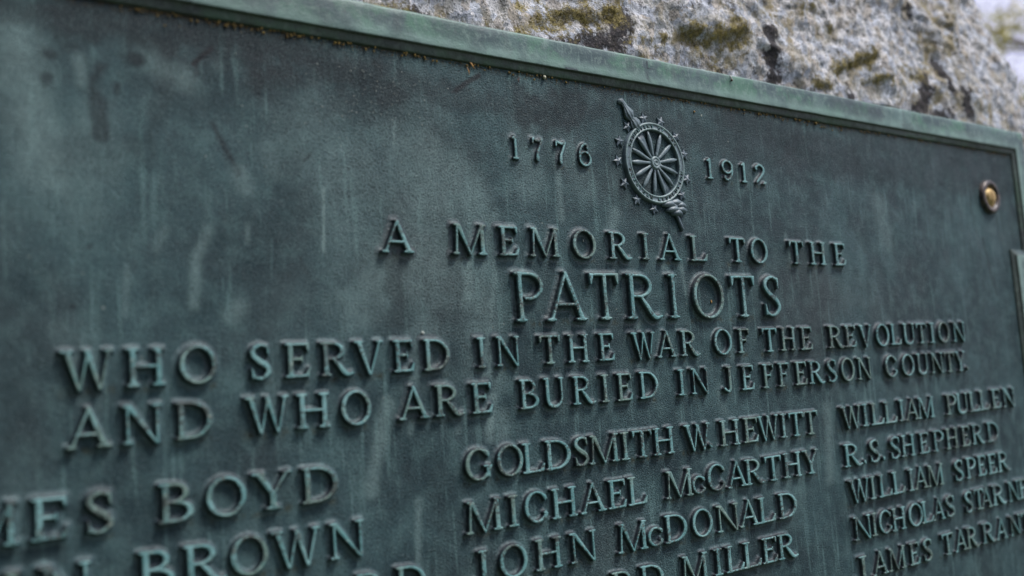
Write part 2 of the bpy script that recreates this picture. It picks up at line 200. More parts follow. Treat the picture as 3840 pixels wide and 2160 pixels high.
def mat_letter():
    t = NT('letter_patina', .42, 0, .45)
    side = t.mix(t.ramp(t.noise(70, 3), .35, .65), (.020, .030, .042), (.050, .060, .078))  # dark bronze flanks, colour lowered further to deepen their shade
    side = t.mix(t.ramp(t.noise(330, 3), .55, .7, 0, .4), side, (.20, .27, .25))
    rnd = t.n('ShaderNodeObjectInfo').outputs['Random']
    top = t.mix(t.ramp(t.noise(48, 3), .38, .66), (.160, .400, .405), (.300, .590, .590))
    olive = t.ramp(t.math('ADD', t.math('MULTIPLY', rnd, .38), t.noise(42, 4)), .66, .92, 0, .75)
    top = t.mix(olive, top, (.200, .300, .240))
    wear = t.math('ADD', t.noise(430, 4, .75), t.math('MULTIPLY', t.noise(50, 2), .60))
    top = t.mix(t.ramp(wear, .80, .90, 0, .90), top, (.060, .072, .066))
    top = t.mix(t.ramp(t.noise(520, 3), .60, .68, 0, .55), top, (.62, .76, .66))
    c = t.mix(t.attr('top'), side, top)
    pc, grain = grain_color(t, plate_color(t))
    c = t.mix(t.attr('fil'), c, pc)
    t.color(dim(t, c, .70))
    t.bump(grain, .0010, .7)
    return t.m
def mat_frame():
    t = NT('green_bronze_frame', .50, 0, .45)
    c = patina_base(t, (.045, .095, .112), (.135, .250, .235), (.310, .480, .440))
    c = t.mix(t.ramp(t.noise(15, 6, .7), .47, .58, 0, .85), c, (.100, .290, .180))
    c = t.mix(t.ramp(t.noise(12, 5, .65, vec=t.vec((1, 1, 1.7))), .50, .60, 0, .75), c, (.050, .095, .110))
    c = t.mix(t.ramp(t.noise(1, 4, .6, vec=t.vec((70, 70, 14))), .56, .72, 0, .6), c, (.085, .120, .125))
    c = t.mix(t.ramp(t.noise(150, 4, .7), .50, .64, 0, .40), c, (.38, .55, .48))
    c = t.mix(t.ramp(t.noise(110, 4, .7), .56, .66, 0, .45), c, (.055, .095, .100))
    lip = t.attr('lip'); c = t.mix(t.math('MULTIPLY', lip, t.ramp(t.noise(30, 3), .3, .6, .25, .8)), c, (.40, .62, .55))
    c = t.mix(t.math('MULTIPLY', t.attr('cove'), .86), c, t.mix(t.ramp(t.noise(40, 4), .4, .62), (.022, .024, .010), (.040, .058, .026)))  # olive-brown cove; its colour also carries the inner bevel's shade
    c = t.mix(t.math('MULTIPLY', t.attr('stain'), t.ramp(t.noise(130, 3), .3, .55, .55, .95)), c, (.055, .085, .098))
    t.color(dim(t, c, .66))
    n1 = t.bump(t.noise(600, 3, .6), .0008, .45)
    t.bump(t.noise(32, 4), .006, .25, chain=n1)
    return t.m
def mat_emblem():
    t = NT('emblem_bronze', .44, 0, .55)
    c = t.mix(t.ramp(t.noise(60, 3), .35, .65), (.085, .130, .160), (.165, .225, .262))
    c = t.mix(t.math('MULTIPLY', t.attr('top'), t.ramp(t.noise(260, 3), .35, .6, .35, .9)), c, (.300, .440, .420))
    t.color(dim(t, c, .90)); t.bump(t.noise(650, 3), .0008, .5)
    return t.m
def mat_simple(name, a, b, sc=60, rough=.6, metal=0., bump=0., spec=.5):
    t = NT(name, rough, metal, spec); t.color(t.mix(t.ramp(t.noise(sc, 4, .6), .35, .65), a, b))
    if bump: t.bump(t.noise(sc*3, 3), bump, .6)
    return t.m
def mat_rock():
    t = NT('lichened_granite', .78, 0, .35)
    wn = t.n('ShaderNodeTexNoise'); t.put(wn.inputs['Vector'], t.pos); wn.inputs['Scale'].default_value = 210; wn.inputs['Detail'].default_value = 2
    wa = t.n('ShaderNodeVectorMath', operation='MULTIPLY_ADD'); t.put(wa.inputs[0], wn.outputs['Color']); wa.inputs[1].default_value = (.009, .009, .009); t.put(wa.inputs[2], t.pos)
    v = t.n('ShaderNodeTexVoronoi', feature='F1'); t.put(v.inputs['Vector'], wa.outputs[0]); v.inputs['Scale'].default_value = 165
    rnd = t.n('ShaderNodeSeparateColor'); t.put(rnd.inputs[0], v.outputs['Color']); r = rnd.outputs[0]
    v2 = t.n('ShaderNodeTexVoronoi', feature='F1'); t.put(v2.inputs['Vector'], wa.outputs[0]); v2.inputs['Scale'].default_value = 95
    rn2 = t.n('ShaderNodeSeparateColor'); t.put(rn2.inputs[0], v2.outputs['Color'])
    c = t.mix(t.ramp(r, .1, .9), (.46, .50, .58), (.80, .85, .93))
    c = t.mix(t.ramp(rn2.outputs[1], .55, .62, 0, .8), c, (.84, .83, .82))
    c = t.mix(t.ramp(rn2.outputs[2], .70, .78, 0, .7), c, (.50, .44, .36))
    c = t.mix(t.ramp(r, .84, .87, 0, .6), c, (.16, .19, .21))
    c = t.mix(t.ramp(t.noise(240, 4, .75), .54, .62, 0, .75), c, (.060, .082, .100))
    c = t.mix(t.ramp(t.noise(115, 5, .75), .54, .62, 0, .62), c, (.13, .165, .18))
    # olive film of algae in freckles
    c = t.mix(t.math('MULTIPLY', t.ramp(t.noise(38, 5, .72), .47, .60), t.ramp(t.noise(7, 3), .40, .62, .2, .85)), c, (.330, .275, .130))
    c = t.mix(t.ramp(t.noise(12, 3), .55, .72, 0, .3), c, (.34, .38, .42))
    edge = t.ramp(t.noise(80, 6, .8), .32, .68, -1.0, 1)
    bl = t.ramp(t.math('ADD', t.attr('black'), t.math('MULTIPLY', edge, .55)), .12, .62, 0, .97)
    c = t.mix(bl, c, t.mix(t.ramp(t.noise(300, 3), .5, .66), (.014, .013, .016), (.070, .058, .062)))
    ms = t.ramp(t.math('ADD', t.attr('moss'), t.math('MULTIPLY', edge, .55)), .28, 1.15, 0, .95)
    mossc = t.mix(t.ramp(t.noise(240, 4, .7), .38, .62), (.120, .098, .030), (.400, .335, .115))
    c = t.mix(ms, c, mossc)
    t.color(dim(t, c, 1.0))
    d = v.outputs['Distance']
    n1 = t.bump(t.math('ADD', t.math('MULTIPLY', r, .5), t.noise(420, 4, .7)), .0028, .8)
    n2 = t.bump(t.noise(60, 6, .7), .010, .6, chain=n1)
    return t.m
M = dict(plate=mat_plate(), letter=mat_letter(), frame=mat_frame(), emblem=mat_emblem(), rock=mat_rock(),
    boltring=mat_simple('bolt_ring_bronze', (.045, .045, .050), (.15, .12, .10), 140, .42, .35, .0006),
    gold=mat_simple('rubbed_gold_metal', (.32, .20, .06), (.74, .56, .25), 110, .52, .3, .0010),
    grass=mat_simple('shaded_lawn', (.030, .045, .018), (.060, .080, .030), 6, .9),
    bark=mat_simple('grey_bark', (.10, .085, .06), (.22, .19, .14), 20, .85, 0, .01),
    leaf=mat_simple('yellow_green_leaves', (.40, .42, .10), (.62, .56, .22), 3, .6),
    husk=mat_simple('dry_orange_husk', (.32, .17, .04), (.52, .30, .09), 400, .6),
    crumb=mat_simple('yellow_lichen_crumb', (.075, .050, .012), (.230, .165, .040), 180, .9),
    pebble=mat_simple('pale_seed', (.42, .42, .30), (.60, .60, .46), 400, .5),
    redtwig=mat_simple('dry_red_twig', (.16, .055, .045), (.26, .10, .08), 300, .7),
    white=mat_simple('white_fibre', (.62, .62, .60), (.78, .78, .76), 300, .6),
    brown=mat_simple('dark_brown_cocoon', (.05, .032, .02), (.12, .07, .04), 400, .6),
    speck=mat_simple('pale_grit', (.30, .36, .33), (.52, .56, .50), 200, .8))

# ------------------------------------------------------------------ ground
tag(mesh('ground', [(-60, -60, 0), (60, -60, 0), (60, 90, 0), (-60, 90, 0)], [(0, 1, 2, 3)], M['grass']), kind='structure')

# ------------------------------------------------------------------ boulder
def build_boulder():
    def dens(segs):
        a = []
        for lo, hi, st in segs: a += list(np.arange(lo, hi, st))
        return np.array(a+[segs[-1][1]])
    vs = dens([(-Z0-.05, .18, .05), (.18, .26, .01), (.26, .60, .0024), (.60, .78, .012)])
    VT = .92
    caps = [(VT-.14*math.cos(a)) for a in np.linspace(.0, math.pi/2, 12)][1:]
    rows = [(v, 1.0) for v in vs]+[(v, math.sqrt(max(1-((v-.78)/.14)**2, 1e-4))) for v in caps]
    # cross-section in normalised form, sampled densely on the side the photograph shows
    th = np.linspace(0, 2*math.pi, 20001)[:-1]; p = 6.0
    cx = np.sign(np.cos(th))*np.abs(np.cos(th))**(2/p); cy = np.sign(np.sin(th))*np.abs(np.sin(th))**(2/p)
    seg = np.hypot(np.diff(np.append(cx, cx[0])), np.diff(np.append(cy, cy[0])))
    wgt = np.where((cy < .2) & (cx > -.45), 1.0, .07)
    cum = np.concatenate([[0], np.cumsum(seg*wgt)]); N = 640
    tt = np.linspace(0, cum[-1], N, endpoint=False)
    cx = np.interp(tt, cum, np.append(cx, cx[0])); cy = np.interp(tt, cum, np.append(cy, cy[0]))
    P = []
    for v, s in rows:
        uR = 1.665-(v-.355)*1.12 if v > .2 else 1.8386+(.2-v)*.12
        uL = -.10 if v < .3 else -.10+(v-.3)*.5
        yf = .030+max(v-.3, 0)*.05; yb = .95
        uc, a = (uR+uL)/2, (uR-uL)/2; yc, b = (yf+yb)/2, (yb-yf)/2
        P.append(np.stack([uc+cx*a*s, yc+cy*b*s, np.full(N, v)], 1))
    P = np.array(P); nr = len(P)
    du = np.roll(P, -3, 1)-np.roll(P, 3, 1); nrm = np.stack([du[..., 1], -du[..., 0], np.zeros_like(du[..., 0])], -1)
    nrm /= np.maximum(np.linalg.norm(nrm, axis=-1, keepdims=True), 1e-9)
    X, Y, Z = P[..., 0], P[..., 1], P[..., 2]
    front = np.clip((.35-Y)/.2, 0, 1)
    moss = stroke_mask(X, Z, [(p_, r_*2.1, s_*1.0) for p_, r_, s_ in ST['moss']], .98, 1.0, 5)*front
    black = stroke_mask(X, Z, [(p_, r_*1.2, s_) for p_, r_, s_ in ST['black']], .9, .6, 9)*front
    flat = P.reshape(-1, 3); disp = np.empty(len(flat))
    F = noise.fractal; VO = noise.voronoi
    for i, (x, y, z) in enumerate(flat):
        q = Vector((x, y, z))
        disp[i] = F(q*4.2, 1.0, 2.0, 2)*.015+VO(Vector((x*10, y*10, z*13)))[0][0]*.018+F(Vector((x*18, y*18, z*28)), .8, 2.1, 3)*.0060+F(q*110, .6, 2.2, 3)*.0014-.005
    disp = disp.reshape(X.shape)
    # keep the face tucked against the plaque
    led = np.zeros_like(X)
    for pts, r, st in ST['moss']:
        ps = sorted(pts); xs = [p_[0] for p_ in ps]; sv = Z-np.interp(X, xs, [p_[1] for p_ in ps])
        out = np.maximum(np.maximum(xs[0]-X, X-xs[-1]), 0)
        win = np.exp(-(out/(r*1.2))**2)*front*st
        led += .0032*win/(1+np.exp(-np.clip(sv/(r*.22), -30, 30)))*np.exp(-np.maximum(sv, 0)/(r*3.5))
        led -= .0016*win*np.exp(-((sv+r*.9)/(r*1.1))**2)
    disp = disp+led
    inplaque = (np.abs(X-.645) < .72) & (Z < .30) & (Y < .3)
    near = np.clip((.34-Z)/.05, 0, 1)*(np.abs(X-.645) < .74)
    disp = np.where(inplaque, np.minimum(disp, .004), disp*(1-.55*near*front)+0.0*near)
    Q = P+nrm*disp[..., None]
    faces = grid_faces(nr, N, True)
    V = np.concatenate([Q.reshape(-1, 3), [[Q[-1, :, 0].mean(), Q[-1, :, 1].mean(), VT+.002]]]); top = len(V)-1
    faces = np.concatenate([faces, np.stack([(nr-1)*N+np.arange(N), (nr-1)*N+(np.arange(N)+1) % N, np.full(N, top), np.full(N, top)], 1)])
    last = faces[-N:, :3]; quads = faces[:-N]
    fl = [tuple(f) for f in last.tolist()]
    # one array of quads plus a triangle fan: build through loops
    me = bpy.data.meshes.new('boulder')
    me.vertices.add(len(V)); me.vertices.foreach_set('co', V.astype(np.float32).ravel())
    nl = quads.size+last.size; me.loops.add(nl)
    me.loops.foreach_set('vertex_index', np.concatenate([quads.ravel(), last.ravel()]).astype(np.int32))
    me.polygons.add(len(quads)+len(last))
    me.polygons.foreach_set('loop_start', np.concatenate([np.arange(len(quads))*4, quads.size+np.arange(len(last))*3]).astype(np.int32))
    me.polygons.foreach_set('loop_total', np.concatenate([np.full(len(quads), 4), np.full(len(last), 3)]).astype(np.int32))
    me.update(calc_edges=True); me.validate()
    me.polygons.foreach_set('use_smooth', np.full(len(me.polygons), True))
    for k, a in (('moss', moss), ('black', black)):
        at = me.attributes.new(k, 'FLOAT', 'POINT'); at.data.foreach_set('value', np.append(a.ravel(), 0).astype(np.float32))
    me.materials.append(M['rock'])
    o = bpy.data.objects.new('boulder', me); o.location = (0, 0, Z0); link(o)
    tag(o, 'big rough grey granite boulder with moss and black stains that carries the bronze plaque', 'boulder')
    return Q, moss
ROCKQ, ROCKMOSS = build_boulder()

# ------------------------------------------------------------------ plaque
UL, UR, VB, VTOP = -.0230, 1.3130, -.62, .2571
plaque = empty('bronze_plaque', (0, 0, Z0))
tag(plaque, 'large weathered bronze memorial plaque with raised lettering and green frame on the granite boulder', 'plaque')

def build_plate():
    us = np.concatenate([np.arange(UL, .06, .02), np.arange(.06, UR, .0012), [UR]])
    vs = np.concatenate([np.arange(VB, -.28, .02), np.arange(-.28, VTOP, .0012), [VTOP]])
    U, V = np.meshgrid(us, vs)
    Y = (vnoise(U, V, 7, 1, 2)-.5)*.0006
    dark = stroke_mask(U, V, ST['dark'], .62, .8, 2)  # stains; below the top frame, a band of dirt and painted shade
    pale = stroke_mask(U, V, ST['pale'], .9, .35, 4)
    slash = stroke_mask(U, V, [(p_, r_*1.3, s_) for p_, r_, s_ in ST['slash']], .4)
    foot = np.zeros_like(U)
    for kind, cap, vb, row in LETTERS:      # dark olive band just under the feet of the letters
        for ch, uc, wd in row:
            s = (np.abs(U-uc) < wd*.6) & (V < vb+.002) & (V > vb-.006)
            foot[s] = np.maximum(foot[s], np.clip(1-np.abs(V[s]-vb+.0018)/.0042, 0, 1)*np.clip((wd*.58-np.abs(U[s]-uc))/.003, 0, 1))
    rim = np.clip(1-(VTOP-V)/.006, 0, 1)+.5*np.clip(1-(UR-U)/.005, 0, 1)
    Vt = np.stack([U, Y, V], -1).reshape(-1, 3)
    F = grid_faces(len(vs), len(us)); 
    nb = len(Vt); Vt = np.concatenate([Vt, [[UL, .014, VB], [UR, .014, VB], [UR, .014, VTOP], [UL, .014, VTOP]]])
    F = np.concatenate([F, [[nb+3, nb+2, nb+1, nb]]])
    z = lambda a: np.append(a.ravel(), [0]*4)
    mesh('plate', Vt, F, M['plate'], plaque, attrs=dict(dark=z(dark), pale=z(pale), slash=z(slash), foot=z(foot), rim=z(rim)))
build_plate()

PROFILE = [(-.0012, .0012), (.0000, -.0002), (.0004, -.0012), (.0012, -.0016), (.0036, -.0022), (.0058, -.0027), (.0068, -.0030), (.0072, -.0037), (.0076, -.0042), (.0084, -.0044),
           (.0120, -.00445), (.0165, -.0045), (.0210, -.0045), (.0255, -.0044), (.0296, -.0043), (.0311, -.0038), (.0319, -.0028), (.0322, -.0010), (.0322, .006), (.0322, .015)]
PROFILE = [(p, y*1.14 if y < 0 else y) for p, y in PROFILE]
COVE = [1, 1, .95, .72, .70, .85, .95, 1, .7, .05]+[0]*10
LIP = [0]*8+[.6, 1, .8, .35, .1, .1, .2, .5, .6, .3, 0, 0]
def build_frame():
    c = [(UL, VB), (UR, VB), (UR, VTOP), (UL, VTOP)]; d = [(-1, -1), (1, -1), (1, 1), (-1, 1)]
    V = []; co = []; lp = []; n = 0
    for k in range(4):
        a, b = c[k], c[(k+1) % 4]; da, db = d[k], d[(k+1) % 4]
        L = math.hypot(b[0]-a[0], b[1]-a[1]); N = int(L/.004) if k in (1, 2) else 40
        for i in range(N):
            t = i/N; q = (a[0]+(b[0]-a[0])*t, a[1]+(b[1]-a[1])*t); dd = (da[0]+(db[0]-da[0])*t, da[1]+(db[1]-da[1])*t)
            # offset outward: full in the normal direction, mitred along it
            nx, nz = ((0, -1), (1, 0), (0, 1), (-1, 0))[k]
            for j, (p, y) in enumerate(PROFILE):
                ax, az = a[0]+da[0]*p, a[1]+da[1]*p; bx, bz = b[0]+db[0]*p, b[1]+db[1]*p
                x, z = ax+(bx-ax)*t, az+(bz-az)*t
                w_ = noise.noise(Vector((x*28, j*.35, z*28)))*.00028+noise.noise(Vector((x*7, 3, z*7)))*.0004
                off = noise.noise(Vector((x*40, 9, z*40)))*(.0006 if j > 13 else .0002)
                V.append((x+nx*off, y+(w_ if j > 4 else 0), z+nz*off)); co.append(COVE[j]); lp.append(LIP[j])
            n += 1
    np_ = len(PROFILE); F = []
    for i in range(n):
        i2 = (i+1) % n
        for j in range(np_-1): F.append((i*np_+j, i2*np_+j, i2*np_+j+1, i*np_+j+1))
    V = np.array(V); stain = stroke_mask(V[:, 0], V[:, 2], ST['frame'], .4, .2)
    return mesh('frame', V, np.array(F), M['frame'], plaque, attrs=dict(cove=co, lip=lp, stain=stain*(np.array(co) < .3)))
frame_o = build_frame()
# fine strip meshes for the cross shaped stain need more resolution than the frame: a thin flat smear of dark deposit
def smear(pts, w0, w1, y):
    V = []; n = len(pts)
    for i, (u, v) in enumerate(pts):
        a = np.array(pts[max(i-1, 0)]); b = np.array(pts[min(i+1, n-1)]); e = (b-a)/max(np.linalg.norm(b-a), 1e-9); nn = np.array((-e[1], e[0]))
        w_ = (w0+(w1-w0)*i/(n-1))*(.55+.45*math.sin(math.pi*(i+.6)/(n+.2)))*(1+.2*random.uniform(-1, 1))
        V += [(u+nn[0]*w_, y, v+nn[1]*w_), (u-nn[0]*w_, y, v-nn[1]*w_)]
    return V, [(2*i, 2*i+1, 2*i+3, 2*i+2) for i in range(n-1)]
def shoulder(side):
    # stepped shoulder inside the frame: top edge at v=.130, inner edge at u=1.280
    s = 1 if side > 0 else -1; cx = (UL+UR)/2
    ui, vt, vb = 1.2800, .1302, VB-.001
    V = []; co = []; lp = []
    path = [(ui, vb), (ui, -.35), (ui, -.15), (ui, .0), (ui, .08), (ui, vt), (1.300, vt), (1.3330, vt)]
    dirs = [(1, 0)]*5+[(1, -1)]+[(0, -1)]*2
    prof = [(p, y-(.00055 if y < -.003 else 0)) for p, y in PROFILE[:11]]+[(.0250, -.0058)]
    for (u, v), (dx, dz) in zip(path, dirs):
        for j, (p, y) in enumerate(prof):
            pp = min(p, .052)
            x = u+dx*pp; z = v+dz*pp
            if dx == 0 and False: pass
            V.append((cx+s*(x-cx), y, z)); co.append(COVE[j] if dx else COVE[j]*.15); lp.append(LIP[j])  # shade painted on the side bevel; upward bevel stays light
    n = len(prof); F = []
    for i in range(len(path)-1):
        for j in range(n-1):
            f = (i*n+j, (i+1)*n+j, (i+1)*n+j+1, i*n+j+1); F.append(f if s > 0 else f[::-1])
    # face panel filling the rest
    k = len(V); x0, x1, z1 = ui+.0250, 1.3330, vt-.0250
    V += [(cx+s*(x0-cx), -.0058, vb), (cx+s*(x1-cx), -.0058, vb), (cx+s*(x1-cx), -.0058, z1), (cx+s*(x0-cx), -.0058, z1)]
    co += [0]*4; lp += [.1]*4; f = (k, k+1, k+2, k+3); F.append(f if s > 0 else f[::-1])
    mesh('frame_shoulder', V, F, M['frame'], plaque, attrs=dict(cove=co, lip=lp, stain=[0]*len(V)), smooth=False)
shoulder(1); shoulder(-1)
M['smear'] = mat_simple('dark_deposit', (.030, .048, .060), (.060, .090, .100), 260, .6)
for pts, w0, w1 in (([(.6434, .2858), (.6435, .2820), (.6438, .2775), (.6440, .2730), (.6441, .2686)], .0013, .0010), ([(.6365, .2798), (.6395, .2790), (.6438, .2789), (.6480, .2791), (.6522, .2796)], .0007, .0005),
                    ([(.5447, .2658), (.5480, .2653), (.5520, .2657), (.5590, .2655)], .0009, .0005)):
    V, F = smear(pts, w0, w1, -.00525); mesh('dark_smear', V, F, M['smear'], frame_o)

# ------------------------------------------------------------------ letter shapes: distance fields of serif capitals
class G:
    def __init__(s, w, stem, thin, serif, asc=1.0, GRES=1/88):
        mg = .26
        s.x = np.arange(-mg, w+mg+GRES, GRES); s.y = np.arange(-mg-.02, asc+mg+GRES, GRES)
        s.X, s.Y = np.meshgrid(s.x, s.y); s.d = np.full(s.X.shape, 9.); s.w = w; s.S = stem; s.T = thin; s.B = serif
    def add(s, d, k=0.):
        if k: h = np.clip(.5+.5*(d-s.d)/k, 0, 1); s.d = d+(s.d-d)*h-k*h*(1-h)
        else: s.d = np.minimum(s.d, d)
    def polyd(s, pts):
        pts = np.array(pts, float); A = 0
        for i in range(len(pts)):
            a, b = pts[i], pts[(i+1) % len(pts)]; A += a[0]*b[1]-b[0]*a[1]
        if A < 0: pts = pts[::-1]
        d = np.full(s.X.shape, -9.)
        for i in range(len(pts)):
            a, b = pts[i], pts[(i+1) % len(pts)]; e = (b-a)/max(np.linalg.norm(b-a), 1e-9)
            d = np.maximum(d, (s.X-a[0])*e[1]-(s.Y-a[1])*e[0])
        return d
    def poly(s, pts, k=0.): s.add(s.polyd(pts), k)
    def bar(s, x0, y0, x1, y1, w0, w1=None):      # parallelogram cut level at both ends
        w1 = w0 if w1 is None else w1
        s.poly([(x0-w0/2, y0), (x0+w0/2, y0), (x1+w1/2, y1), (x1-w1/2, y1)])
    def stem(s, x, y0=0., y1=1., w=None):
        w = s.S if w is None else w
        n = 5; ym = (y0+y1)/2                                  # slight waist
        s.poly([(x-w/2*1.04, y0), (x+w/2*1.04, y0), (x+w/2*.98, ym), (x-w/2*.98, ym)])
        s.poly([(x-w/2*.98, ym), (x+w/2*.98, ym), (x+w/2*1.04, y1), (x-w/2*1.04, y1)])
    def foot(s, x, y, w, eL=.10, eR=.10):         # bracketed serif lying on y=0 (up) or under y=1
        b = s.B; sg = 1 if y < .5 else -1
        s.poly([(x-w/2-eL, y), (x+w/2+eR, y), (x+w/2+eR-.012, y+sg*b), (x-w/2-eL+.012, y+sg*b)], .055)
    def hbar(s, x0, x1, y, w=None):
        w = s.T if w is None else w; s.poly([(x0, y-w/2), (x1, y-w/2), (x1, y+w/2), (x0, y+w/2)])
    def ell(s, cx, cy, rx, ry, th, tv, clip=None, tilt=0.):
        def e(rx, ry, dx=0, dy=0):
            x = s.X-cx-dx; y = s.Y-cy-dy; k1 = np.sqrt((x/rx)**2+(y/ry)**2)+1e-6; k2 = np.sqrt((x/rx**2)**2+(y/ry**2)**2)+1e-6
            return k1*(k1-1)/k2
        d = np.maximum(e(rx, ry), -e(rx-th, ry-tv))
        if clip is not None: d = np.maximum(d, clip)
        s.add(d)
    def curve(s, pts, n=60):
        P = np.array(pts, float); m = len(P); Q = np.concatenate([[2*P[0]-P[1]], P, [2*P[-1]-P[-2]]])
        for i in range(m-1):
            for t in np.linspace(0, 1, max(6, n//(m-1)), endpoint=(i == m-2)):
                a, b, c, e = Q[i:i+4]
                p = .5*((2*b)+(c-a)*t+(2*a-5*b+4*c-e)*t*t+(-a+3*b-3*c+e)*t**3)
                np.minimum(s.d, np.hypot(s.X-p[0], s.Y-p[1])-max(p[2], .008), out=s.d)
def draw(ch, S, T, B, res):
    w = NW[ch]; g = G(w, S, T, B, .68 if ch == 'c' else 1.0, res); h = w/2
    e = .10
    if ch == 'A':
        ax = .50*w; l = .13; r = w-.19
        g.bar(l, 0, ax, 1.03, T*1.15, T*1.0); g.bar(r, 0, ax-.02, 1.03, S*1.12, S*.75)
        g.hbar(.27*w, .72*w, .335); g.foot(l, 0, T, .09, .09); g.foot(r, 0, S, .12, .10)
    elif ch == 'B':
        x = .10+S/2; g.stem(x); g.foot(x, 0, S, .09, 0); g.foot(x, 1, S, .09, 0)
        c1 = np.maximum(.44-g.X, 0)*0+(.40-g.X); g.ell(.40, .755, .34, .245, S*.95, T, .40-g.X); g.ell(.42, .265, .44, .265, S*1.05, T, .42-g.X)
        g.hbar(.12, .44, 1-T/2); g.hbar(.12, .44, T/2); g.hbar(.12, .46, .52)
    elif ch in 'Cc':
        hh = .66 if ch == 'c' else 1.0; cy = hh/2; k = .72 if ch == 'c' else 1
        wedge = np.maximum(w*.80-g.X, np.abs(g.Y-cy)-hh*.235)
        g.ell(w*.52, cy, w*.52, hh*.52, S*.95*k**.3, T, -wedge)
        g.curve([(w*.80, cy+hh*.40, T*.5), (w*.90, cy+hh*.33, T*.7), (w*.90, cy+hh*.20, T*.35)]) if True else 0
        g.curve([(w*.74, hh*.05, T*.5), (w*.92, hh*.17, T*.55), (w*.90, hh*.27, T*.75), (w*.84, hh*.27, T*.5)])
    elif ch == 'D':
        x = .10+S/2; g.stem(x); g.foot(x, 0, S, .09, 0); g.foot(x, 1, S, .09, 0)
        g.ell(.42, .5, w-.42, .5, S*1.05, T, .42-g.X); g.hbar(.12, .44, 1-T/2); g.hbar(.12, .44, T/2)
    elif ch in 'EF':
        x = .11+S/2; g.stem(x); g.foot(x, 1, S, .10, 0); g.hbar(x, w-.07, 1-T/2)
        g.poly([(w-.17, 1), (w-.045, 1), (w-.05, .77), (w-.078, .77)])
        g.hbar(x, w*.66, .53); g.poly([(w*.60, .53), (w*.665, .62), (w*.69, .62), (w*.69, .43), (w*.665, .43)])
        if ch == 'E': g.foot(x, 0, S, .10, 0); g.hbar(x, w-.10, T/2); g.poly([(w-.22, 0), (w-.06, 0), (w+.0, .26), (w-.035, .26)])
        else: g.foot(x, 0, S, .10, .11)
    elif ch == 'G':
        wedge = np.maximum(w*.66-g.X, np.maximum(.40-g.Y, g.Y-.78))
        g.ell(w*.48, .5, w*.48, .52, S*.95, T, -wedge)
        g.curve([(w*.72, .95, T*.5), (w*.84, .86, T*.7), (w*.85, .73, T*.35)])
        g.stem(w*.83, .08, .43, S*.9); g.foot(w*.83, .43+.001, S*.9, .10, .10) if False else g.hbar(w*.83-S/2-.10, w*.83+S/2+.09, .43, B)
    elif ch == 'H':
        a = .12+S/2; b = w-.12-S/2; g.stem(a); g.stem(b); g.hbar(a, b, .52)
        for x in (a, b):
            for y in (0, 1): g.foot(x, y, S)
    elif ch == 'I':
        g.stem(h); g.foot(h, 0, S, .12, .12); g.foot(h, 1, S, .12, .12)
    elif ch == 'J':
        x = w-.14-S/2; g.stem(x, .18, 1); g.foot(x, 1, S, .12, .11)
        g.curve([(x, .25, S*.5), (x-.01, .10, S*.46), (x-.10, -.01, T*.75), (x-.22, .03, T*.6), (.07, .10, T*.9)])
    elif ch == 'L':
        x = .12+S/2; g.stem(x); g.foot(x, 1, S, .11, .11); g.foot(x, 0, S, .11, 0); g.hbar(x, w-.10, T/2)
        g.poly([(w-.24, 0), (w-.05, 0), (w+.01, .27), (w-.03, .27)])
    elif ch == 'M':
        l = .14; r = w-.16-S*.3; m = .50*w; tl = .20; tr = w-.22
        g.bar(l, 0, tl+.01, 1, T*1.1, T*1.1); g.bar(m, -.02, tl+.05, 1, S*.42, S*1.2); g.bar(m, -.02, tr, 1, T*.8, T*1.15); g.bar(r, 0, tr, 1, S*1.08, S)
        g.foot(l, 0, T, .10, .09); g.foot(r, 0, S, .10, .10); g.foot(tl, 1, T, .09, 0); g.foot(tr+.02, 1, S, 0, .09)
    elif ch == 'N':
        l = .17; r = w-.15
        g.bar(l, 0, l, 1, T*1.15); g.bar(r, -.02, r, 1, T*1.15); g.bar(r-S*.15, -.04, l+.02, 1, S*.55, S*1.25)
        g.foot(l, 0, T, .10, .10); g.foot(r, 1, T, .11, .10); g.foot(l, 1, T, .12, 0)
    elif ch == 'O':
        g.ell(w*.5, .5, w*.5, .53, S*.93, T*1.05)
    elif ch == 'P':
        x = .11+S/2; g.stem(x); g.foot(x, 0, S, .10, .11); g.foot(x, 1, S, .10, 0)
        g.ell(.43, .72, w-.45, .28, S*1.0, T, np.maximum(.43-g.X, -9)); g.hbar(.12, .45, 1-T/2); g.hbar(.30, .45, .44+T/2)
    elif ch == 'R':
        x = .11+S/2; g.stem(x); g.foot(x, 0, S, .10, .10); g.foot(x, 1, S, .10, 0)
        g.ell(.42, .74, .40, .26, S*.98, T, .42-g.X); g.hbar(.12, .44, 1-T/2); g.hbar(.15, .46, .48+T/2)
        g.curve([(.47, .47, T*.6), (.62, .30, S*.46), (.78, .10, S*.50), (.92, .01, S*.36), (w-.02, .05, T*.35)])
    elif ch == 'S':
        g.curve([(w*.84, .76, T*.35), (w*.80, .92, T*.60), (w*.52, 1.0-T*.30, T*.60), (w*.22, .89, S*.40), (w*.17, .72, S*.50), (w*.42, .54, S*.56), (w*.74, .38, S*.56), (w*.84, .21, S*.46), (w*.66, .055, T*.72), (w*.42, .01+T*.1, T*.55), (w*.19, .09, T*.55), (w*.13, .24, T*.4)], 120)
        g.poly([(w*.80, .97), (w*.87, .97), (w*.875, .70), (w*.84, .70)]); g.poly([(w*.11, .03), (w*.18, .03), (w*.14, .30), (w*.105, .30)])
    elif ch == 'T':
        g.stem(h); g.foot(h, 0, S, .12, .12); g.hbar(.03, w-.03, 1-T/2)
        g.poly([(.0, 1), (.14, 1), (.06, .77), (.025, .77)]); g.poly([(w, 1), (w-.14, 1), (w-.06, .77), (w-.025, .77)])
    elif ch == 'U':
        a = .12+S/2; b = w-.15; g.stem(a, .3, 1); g.bar(b, .3, b, 1, T*1.15)
